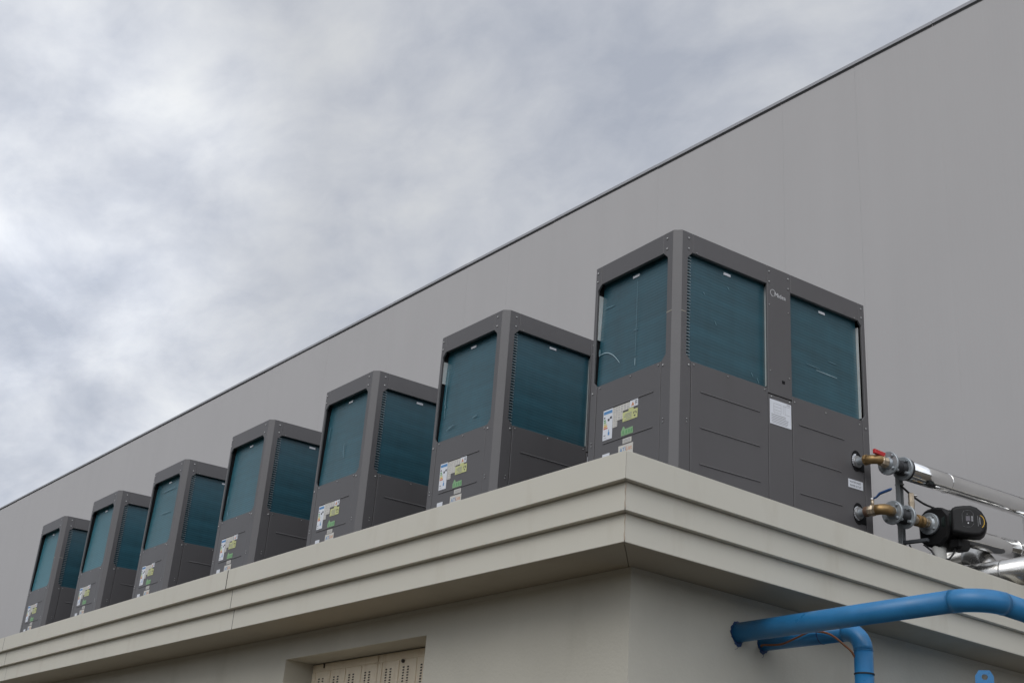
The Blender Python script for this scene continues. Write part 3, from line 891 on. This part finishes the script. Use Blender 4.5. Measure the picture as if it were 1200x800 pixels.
b = MB(); b.box(-0.013, 0.013, -0.10, 0.03, -0.018, 0.018, 'lever red', bev=0.004, fn=lambda x, y, z: tuple(V(X0 + x, 1.965 + y, -1.312 + z - y * 0.02))); b.build('handle', bv, UL)
yd = Vector((0, 1, 0.05)).normalized()
flange(up_, V(X0, 2.030, -1.366), yd, 0.092)
b = MB(); b.lathe(V(X0, 2.053, -1.368), V(X0, 2.3, -1.36), [(0, .062), (.02, .058), (.05, .046), (.09, .058), (.12, .046), (.14, .058), (.160, .062)], 'rubber joint', 28); bolts(b, V(X0, 2.085, -1.367), (0, 1, 0), .07, 4, 'galvanised', .011); bolts(b, V(X0, 2.19, -1.364), (0, -1, 0), .07, 4, 'galvanised', .011); b.build('rubber_joint', up_, UL)
flange(up_, V(X0, 2.214, -1.363), yd, 0.092)
b = MB(); b.lathe(V(X0, 2.238, -1.362), V(X0, 2.4, -1.354), [(0, .078), (.002, .0885), (.022, .0885), (.024, .08)], 'black rubber and shade', 32); b.build('gasket_ring', up_, UL)
P0 = V(X0, 2.262, -1.366); P1 = V(X0, 3.93, -1.287); PD = (P1 - P0).normalized()
b = MB()
pts = [P0 + PD * t for t in (0, 0.42, 0.43, 0.9, 1.35, 2.73)]
b.tube(pts, 0.0785, 'aluminium cladding', 40)
so_ = Vector((0.035, 0, 0.0706))
b.tube([P0 + so_ + PD * 0.004, P0 + so_ + PD * 2.7], 0.0022, 'line grey', 6)
clad = b.build('cladding', up_, UL)
for t, r_ in ((0.52, .081), (1.95, .081)):
    b = MB(); b.lathe(P0 + PD * t, P0 + PD * (t + 1), [(0, .0785), (.002, r_), (.012, r_), (.014, .0785)], 'aluminium cladding', 40); b.build('band', clad, UL)
# lower line -------------------------------------------------
lo_ = empty('water_pipe', V(X0, 2.1, -1.752), 'lower shiny aluminium clad water pipe with blue lever valve feeding through the black pump', 'pipe', 'insulated water pipes beside the nearest unit')
LL = lo_.location.copy()
zl = -1.764
b = MB(); b.tube([V(0.085, 1.893, zl), V(0.16, 1.894, zl)], 0.030, 'galvanised', 20)
b.lathe(V(0.088, 1.893, zl), V(0.2, 1.893, zl), [(0, .048), (.012, .05), (.022, .046), (.024, .033)], 'screw', 20); b.build('stub', lo_, LL)
b = MB(); b.lathe(V(0.155, 1.894, zl), V(0.3, 1.894, zl), [(0, .036), (.004, .040), (.028, .040), (.031, .034), (.042, .034)], 'bronze brown', 16); b.build('nipple', lo_, LL)
b = MB()
b.lathe(V(0.19, 1.894, zl), V(0.3, 1.894, zl), [(0, .034), (.003, .041), (.018, .041), (.022, .036), (.036, .047), (.05, .036), (.054, .042), (.07, .042)], 'brass pale', 8)
b.tube([V(0.225, 1.894, zl + .03), V(0.225, 1.894, zl + .085)], 0.013, 'brass pale', 12)
b.lathe(V(0.225, 1.894, zl + .083), V(0.225, 1.894, zl + .2), [(0, .016), (.012, .016)], 'screw', 6)
bv = b.build('ball_valve', lo_, LL)
b = MB(); b.tube([V(0.215, 1.894, zl + .088), V(0.26, 1.897, zl + .098), V(0.29, 1.90, zl + .122), V(0.38, 1.905, zl + .138), V(0.395, 1.905, zl + .142)], [.007, .008, .011, .011, .007], 'lever blue', 10)
b.build('handle', bv, LL)
b = MB()
pts = [V(0.255, 1.894, zl)] + arc(V(0.262, 1.972, zl), (0, -1, 0), (1, 0, 0), 0.05, 6, 0.3, math.pi/2) + [V(X0 + .01, 2.03, zl + .008)]
b.tube([V(0.25, 1.894, zl), V(0.285, 1.902, zl), V(0.307, 1.925, zl + .002), V(0.31, 1.96, zl + .005), V(0.295, 2.03, zl + .01)], [.040, .040, .041, .040, .040], 'brass', 20)
b.build('elbow', lo_, LL)
yl = Vector((0, 1, 0.03)).normalized()
flange(lo_, V(X0, 2.052, -1.752), yl, 0.092)
b = MB(); b.lathe(V(X0, 2.076, -1.752), V(X0, 2.3, -1.748), [(0, .062), (.02, .058), (.05, .046), (.08, .058), (.10, .046), (.12, .058), (.137, .062)], 'rubber joint', 28); bolts(b, V(X0, 2.105, -1.752), (0, 1, 0), .07, 4, 'galvanised', .011); bolts(b, V(X0, 2.19, -1.75), (0, -1, 0), .07, 4, 'galvanised', .011); b.build('rubber_joint', lo_, LL)
flange(lo_, V(X0, 2.214, -1.75), yl, 0.092)
b = MB()
b.lathe(V(X0, 2.237, -1.748), V(X0, 2.4, -1.745), [(0, .03), (.05, .03), (.052, .036), (.11, .036), (.112, .03), (.13, .03)], 'brass pale', 16)
b.tube([V(X0, 2.31, -1.75), V(X0, 2.312, -1.64)], 0.021, 'brass pale', 14)
b.lathe(V(X0, 2.312, -1.645), V(X0, 2.313, -1.2), [(0, .023), (.03, .026), (.033, .023), (.10, .023), (.105, .018)], 'brass pale', 8)
b.tube([V(X0 + .0, 2.315, -1.557), V(X0 + .035, 2.34, -1.557)], 0.009, 'screw', 10)
b.build('air_vent', lo_, LL)
b = MB()
b.lathe(V(X0, 2.362, -1.743), V(X0, 2.5, -1.738), [(0, .038), (.003, .047), (.04, .047), (.043, .04), (.055, .048), (.07, .048), (.073, .036), (.12, .036)], 'brass', 12)
b.lathe(V(X0, 2.44, -1.74), V(X0, 2.6, -1.735), [(0, .036), (.004, .043), (.024, .043), (.03, .036), (.06, .034)], 'brass pale', 8)
b.build('union', lo_, LL)
Q0 = V(X0, 2.80, -1.742); Q1 = V(X0, 3.90, -1.683); QD = (Q1 - Q0).normalized()
b = MB()
el = arc(Q1 + Vector((0, 0, 0.15)), (0, 0, -1), (0, 1, 0), 0.15, 6)
b.tube([Q0, Q0 + QD * 0.3, Q0 + QD * 0.6, Q1 - QD * 0.02], 0.0785, 'aluminium cladding', 40)
clad = b.build('cladding', lo_, LL)
b = MB()
b.tube(el + [el[-1] + Vector((0, 0, 0.235))], 0.080, 'aluminium cladding', 40); b.build('cladding_elbow', lo_, LL)
for t in (0.90, 1.06):
    b = MB(); b.lathe(Q0 + QD * t, Q0 + QD * (t + 1), [(0, .0785), (.002, .082), (.012, .082), (.014, .0785)], 'aluminium cladding', 40); b.build('band', clad, LL)

# circulation pump --------------------------------------------
pu = empty('circulation_pump', V(X0, 2.66, -2.24), 'black circulation pump with rounded control head between the lower pipe fittings', 'pump')
PL = pu.location.copy()
def pb(b, name, parent=pu): return b.build(name, parent, PL)
f = MB(); f.lathe(V(X0, 2.505, -1.735), V(X0, 2.8, -1.73), [(0, .045), (.012, .058), (.014, .083), (.017, .086), (.034, .086), (.037, .08)], 'galvanised', 32)
fo = pb(f, 'flange'); b = MB(); bolts(b, V(X0, 2.525, -1.735), (0, 1, 0), .066, 4, 'galvanised', .010); pb(b, 'bolts', fo)
b = MB()
pol = [(-.13, -.11), (-.06, -.165), (.05, -.175), (.12, -.12), (.15, -.03), (.15, .06), (.10, .125), (.02, .145), (-.07, .135), (-.14, .07)]
fs = b.prism(pol, 2.545, 2.78, lambda p, q, t: tuple(V(X0 + .02 + p, t, -1.745 + q)), 'pump black', bev=0.018)
pb(b, 'insulation_shell')
b = MB()
b.lathe(V(0.38, 2.65, -1.735), V(0.6, 2.65, -1.735), [(0, .11), (.03, .115), (.035, .095), (.075, .095), (.08, .12), (.11, .12)], 'pump iron', 20)
pb(b, 'motor_neck')
# D shaped control head, its face turned towards the front corner; outline in its own plane
HC = Vector((0.55, 2.52, 0)); HU = Vector((0.82, 0.57, 0)); HN = Vector((-0.57, 0.82, 0))
def HF(p, q, t):
    v = HC + HU * p + HN * t
    return (v.x, v.y, -1.632 - q + G)
def hp(x, y): return ((x - 455) / 960 - 0.060, (y - 195) / 960)
out = [hp(*k_) for k_ in ((456, 235), (466, 216), (490, 202), (545, 196), (600, 196), (640, 212), (672, 243), (694, 285), (705, 330), (700, 372), (682, 408), (652, 430), (600, 430), (540, 421), (475, 403), (456, 392))]
b = MB()
fs = b.prism(out, 0.0, 0.15, HF, 'pump black', smooth=True)
bmesh.ops.bevel(b.bm, geom=[e for f_ in fs[-2:] for e in f_.edges], offset=0.026, segments=4, affect='EDGES', profile=0.5)
hd = pb(b, 'control_head')
def hbox(b, x0, x1, y0, y1, m, d=0.0008):
    (p0, q0), (p1, q1) = hp(x0, y0), hp(x1, y1)
    b.prism([(p0, q0), (p1, q0), (p1, q1), (p0, q1)], -d, 0.003, HF, m)
b = MB()
ln = [hp(*k_) for k_ in ((535, 352), (535, 262), (550, 240), (590, 236), (612, 258), (612, 338), (592, 362), (550, 362))]
for i in range(len(ln)):
    b.tube([HF(*ln[i], 0.0005), HF(*ln[(i+1) % len(ln)], 0.0005)], 0.0015, 'line grey', 6)
hbox(b, 560, 588, 280, 318, 'screen')
for y_ in (283, 297, 311): hbox(b, 597, 608, y_, y_ + 9, 'ink grey')
hbox(b, 568, 573, 263, 268, 'ink grey'); hbox(b, 570, 578, 329, 337, 'logo silver')
pb(b, 'display', hd)
b = MB()
b.tube([HF(*hp(655 + 30 * math.sin(t), 325 - 47 * math.cos(t)), 0.0) for t in [R(5 + i * 13) for i in range(13)]], 0.0028, 'ink amber', 6)
hbox(b, 653, 657, 292, 345, 'ink grey'); hbox(b, 641, 643, 280, 358, 'ink grey')
pb(b, 'trim_arc', hd)
b = MB(); b.box(0.38, 0.50, 2.60, 2.74, -1.945 + G, -1.85 + G, 'pump black', bev=0.02); pb(b, 'terminal_box')
b = MB(); b.tube([V(0.30, 2.61, -2.236), V(0.30, 2.61, -1.90)], 0.055, 'foam', 16); pb(b, 'support_leg')
b = MB(); b.tube([V(.44, 2.62, -1.93), V(.44, 2.58, -1.99), V(.42, 2.55, -2.03), V(.37, 2.53, -2.035), V(.32, 2.52, -2.0), V(.29, 2.52, -1.95), V(.24, 2.50, -1.90)], 0.0075, 'cable black', 8); pb(b, 'cable')

# slotted strut post with arm ----------------------------------
SX, SY = 0.17, 2.30
st_ = empty('strut_post', (SX, SY, rz(SY)), 'grey slotted steel strut post holding up both water pipes by the nearest unit', 'pipe support')
SL = st_.location.copy()
b = MB()
zt, zbm = -1.36 + G, rz(SY)
b.box(SX - .004, SX, SY - .022, SY + .022, zbm + .006, zt, 'strut zinc')
b.box(SX - .0005, SX + .035, SY - .024, SY - .019, zbm + .006, zt, 'strut zinc')
b.box(SX - .0005, SX + .035, SY + .019, SY + .024, zbm + .006, zt, 'strut zinc')
z_ = zbm + .05
while z_ < zt - .05:
    b.box(SX + .0003, SX + .002, SY - .008, SY + .008, z_, z_ + .028, 'black rubber and shade')
    z_ += 0.05
b.box(SX - .05, SX + .08, SY - .06, SY + .06, zbm, zbm + .006, 'strut zinc')
b.build('channel', st_, SL)
b = MB(); b.box(SX + .036, SX + .22, SY - .03, SY + .0, -1.938 + G, -1.912 + G, 'arm grey', bev=.003, fn=lambda x, y, z: (x, y + (x - SX) * .25, z + (x - SX) * .02)); b.build('arm', st_, SL)
b = MB(); b.box(SX - .012, SX + .05, SY - .018, SY + .018, -1.462 + G, -1.450 + G, 'strut zinc'); b.build('upper_bracket', st_, SL)
# loose black cable
def bez(p, n=14):
    """smooth curve through points"""
    P_ = [Vector(q) for q in p]; out_ = []
    for i in range(len(P_) - 1):
        a, b1, c, d = P_[max(i-1, 0)], P_[i], P_[i+1], P_[min(i+2, len(P_)-1)]
        for k_ in range(n):
            t = k_ / n
            out_.append(0.5 * ((2*b1) + (c-a)*t + (2*a-5*b1+4*c-d)*t*t + (3*b1-a-3*c+d)*t*t*t))
    return out_ + [P_[-1]]
b = MB(); b.tube(bez([V(.20, 2.29, -1.46), V(.22, 2.40, -1.52), V(.26, 2.50, -1.575), V(.30, 2.62, -1.60)], 8), 0.0085, 'cable black', 8)
tag(b.build('power_cable', None, V(.20, 2.29, -1.46)), 'black cable sagging from the strut post down to the top of the pump', 'cable')
b = MB(); b.tube(bez([V(.22, 2.34, -1.93), V(.24, 2.42, -2.05), V(.26, 2.48, -2.15), V(.28, 2.5, -2.235)], 6), 0.006, 'cable black', 8)
tag(b.build('thin_cable', None, V(.22, 2.34, -1.93)), 'thin black cable dropping below the strut arm to the roof', 'cable')
# clad headers running along the roof behind the parapet
for (y, zc_, r_, xe, lab) in ((3.40, -1.800, 0.105, 0.05, 'thick aluminium clad header pipe lying farthest back under the pump'),
                              (2.90, -2.105, 0.105, 0.98, 'dull aluminium clad header pipe lying in front, closest to the parapet')):
    h = empty('header_pipe', V(xe, y, zc_), lab, 'pipe', 'clad header pipes on the annex roof')
    HL = h.location.copy()
    b = MB()
    b.tube([V(xe - t, y, zc_) for t in (0, .6, 2.2, 4.2, 6.2, 8.2, 13.2)], r_, 'aged cladding', 40)
    c_ = b.build('cladding', h, HL)
    if xe < .5:
        b = MB(); b.tube(arc(V(xe, y, zc_ - .16), (0, 0, 1), (1, 0, 0), .16, 7) + [V(xe + .16, y, -2.23 + TAU * y)], r_ + .001, 'aged cladding', 40); b.build('cladding_elbow', h, HL)
    for t in (0.30, 0.62, 0.95, 1.9):
        b = MB(); b.lathe(V(xe - t, y, zc_), V(xe - t - 1, y, zc_), [(0, r_), (.002, r_ + .003), (.010, r_ + .003), (.012, r_)], 'aged cladding', 40); b.build('band', c_, HL)
    for t in (0.9, 3.5, 6.5, 9.5, 12.5):
        b = MB(); zz = rz(y)
        b.box(xe - t - .05, xe - t + .05, y - r_ * .8, y + r_ * .8, zz - .003, zc_ - r_ * .82 + G, 'strut zinc', bev=.004); b.build('support', h, HL)

# ------------------------------------------------------------------ blue pipes through the annex wall
def bl(v): return v
p1 = empty('blue_pipe', V(WX, 0.239, -2.974), 'longer upper blue painted pipe from the annex wall bending across the fascia to the right', 'pipe', 'blue pipes through the annex wall')
O1 = p1.location.copy()
r1 = 0.062
zA, zB = -2.974, -2.958
q0, q1 = V(WX - .1, 0.239, zA), V(1.92, 0.239, zB)
b = MB(); b.tube([q0, V(1.1, .239, (zA + zB) / 2), q1], r1, 'blue paint', 28); b.build('straight_run', p1, O1)
b = MB(); el = arc(q1 + Vector((0, .19, 0)), (0, -1, 0), (1, 0, 0), 0.19, 10)
b.tube(el, r1 + .0012, 'blue paint', 28); b.build('bend', p1, O1)
b = MB(); b.tube([el[-1], el[-1] + Vector((0, 1.2, -.01))] , r1, 'blue paint', 28)
e2 = arc(el[-1] + Vector((0, 1.2, -.21)), (0, 0, 1), (0, 1, 0), 0.2, 8)
b.tube(e2 + [Vector((e2[-1].x, e2[-1].y, 0.0))], r1, 'blue paint', 28)
b.build('far_run', p1, O1)
for t in (q1, el[-1]):
    b = MB(); d_ = Vector((1, 0, 0)) if t is q1 else Vector((0, 1, 0)); b.lathe(t - d_ * .004, t + d_, [(0, r1), (.002, r1 + .0022), (.005, r1 + .0022), (.007, r1)], 'blue paint', 28); b.build('weld', p1, O1)
rr = random.Random(11)
def collar(parent, O_, c, r_):
    b = MB()
    pl = [(r_ * (1.13 + rr.uniform(-.07, .10)) * math.cos(t), r_ * (1.13 + rr.uniform(-.07, .10) + (0.35 if -2.2 < t - 2 * math.pi < -1.2 or 4.2 < t < 5.0 else 0) * rr.random()) * math.sin(t)) for t in [i * 2 * math.pi / 36 for i in range(36)]]
    b.prism(pl, WX + .0006, WX + .004, lambda p, q, t: (t, c.y + p, c.z + q), 'blue dark')
    # runs of paint below the hole
    b.tube([(WX + .0005, c.y - .02 + .02 * math.sin(i * 1.1 + r_ * 90), c.z - r_ * 1.12 - .010 * i) for i in range(5)], [.006, .004, .002, .0015, .0008], 'blue dark', 6)
    b.build('paint_collar', parent, O_)
collar(p1, O1, V(WX, .239, -2.974), r1)
p2 = empty('blue_pipe', V(WX, 0.481, -2.993), 'shorter lower blue painted pipe leaving the annex wall and turning straight down', 'pipe', 'blue pipes through the annex wall')
O2 = p2.location.copy()
r2_ = 0.056
qe = V(1.02, 0.481, -2.993)
b = MB(); b.tube([V(WX - .1, .481, -2.993), qe - Vector((.0, 0, 0))], r2_, 'blue paint', 28); b.build('straight_run', p2, O2)
b = MB(); el = arc(qe + Vector((0, 0, -.125)), (0, 0, 1), (1, 0, 0), 0.125, 10); b.tube(el, r2_ + .001, 'blue paint', 28); b.build('bend', p2, O2)
b = MB(); b.tube([el[-1], Vector((el[-1].x, el[-1].y, 0))], r2_, 'blue paint', 28); b.build('drop_run', p2, O2)
for z_ in (0.0,):
    b = MB(); b.lathe(el[-1] + Vector((0, 0, .005)), el[-1] - Vector((0, 0, 1)), [(0, r2_), (.002, r2_ + .0025), (.005, r2_ + .0025), (.007, r2_)], 'blue paint', 28); b.build('weld', p2, O2); break
b = MB(); b.lathe(el[-1] + Vector((0, 0, -.13)), el[-1] - Vector((0, 0, 1)), [(0, r2_), (.001, r2_ + .004), (.009, r2_ + .004), (.010, r2_)], 'black rubber and shade', 28); b.build('clamp', p2, O2)
b = MB(); b.lathe(V(.84, .481, -2.993), V(1.9, .481, -2.993), [(0, r2_), (.001, r2_ + .002), (.006, r2_ + .002), (.007, r2_)], 'blue dark', 28); b.build('clamp', p2, O2)
collar(p2, O2, V(WX, .481, -2.993), r2_)
b = MB()
b.tube(bez([V(.40, .43, -3.03), V(.431, .405, -3.029), V(.578, .405, -3.038), V(.702, .405, -3.01), V(.823, .405, -2.983), V(.959, .405, -3.012), V(1.07, .405, -3.091), V(1.115, .43, -3.15), V(1.10, .56, -3.30), V(1.10, .56, -3.7)], 6), 0.0065, 'cable orange', 8)
tag(b.build('orange_cable', None, V(.38, .415, -3.02)), 'thin rusty orange cable looped along the lower blue pipe', 'cable')
# lifting lug on an unseen blue tank, widened to darken the annex wall
tk = empty('blue_tank', (0.95, 2.06, 0), 'holed blue lifting lug on an unseen widened tank below the annex fascia', 'tank')
TL = tk.location.copy()
LX, LY, LZ = 0.95, 2.06, -3.022 + G
def LF(p, q, t): return (LX + .82 * p - .57 * t, LY + .57 * p + .82 * t, LZ + q)
b = MB()
oc = [(-.062, -.05), (-.062, .005), (-.036, .044), (.036, .044), (.058, .005), (.058, -.05), (.02, -.06), (-.02, -.06)]
ic = [(.021 * math.cos(t), .021 * math.sin(t)) for t in (R(225), R(180), R(130), R(50), R(0), R(-45), R(-70), R(-110))]
n8 = 8
vo = [[b.bm.verts.new(LF(p, q, t)) for p, q in oc] for t in (-.008, .008)]
vi = [[b.bm.verts.new(LF(p, q, t)) for p, q in ic] for t in (-.008, .008)]
fs = []
for i in range(8):
    k_ = (i + 1) % 8
    fs += [b.bm.faces.new([vo[0][i], vo[0][k_], vi[0][k_], vi[0][i]]), b.bm.faces.new([vo[1][k_], vo[1][i], vi[1][i], vi[1][k_]]),
           b.bm.faces.new([vo[0][k_], vo[0][i], vo[1][i], vo[1][k_]]), b.bm.faces.new([vi[0][i], vi[0][k_], vi[1][k_], vi[1][i]])]
bmesh.ops.recalc_face_normals(b.bm, faces=fs); b._fin(fs, 'blue paint')
b.prism([(-.062, -.20), (.058, -.20), (.058, -.0505), (.02, -.0605), (-.02, -.0605), (-.062, -.0505)], -.008, .008, LF, 'blue paint')
b.build('lifting_lug', tk, TL)
b = MB(); b.lathe((LX, LY + .1, 0.0), (LX, LY + .1, 4), [(0, .60), (LZ - .36, .60), (LZ - .30, .56), (LZ - .21, .30), (LZ - .165, .06)], 'blue paint', 40); b.build('unseen_shell', tk, TL)
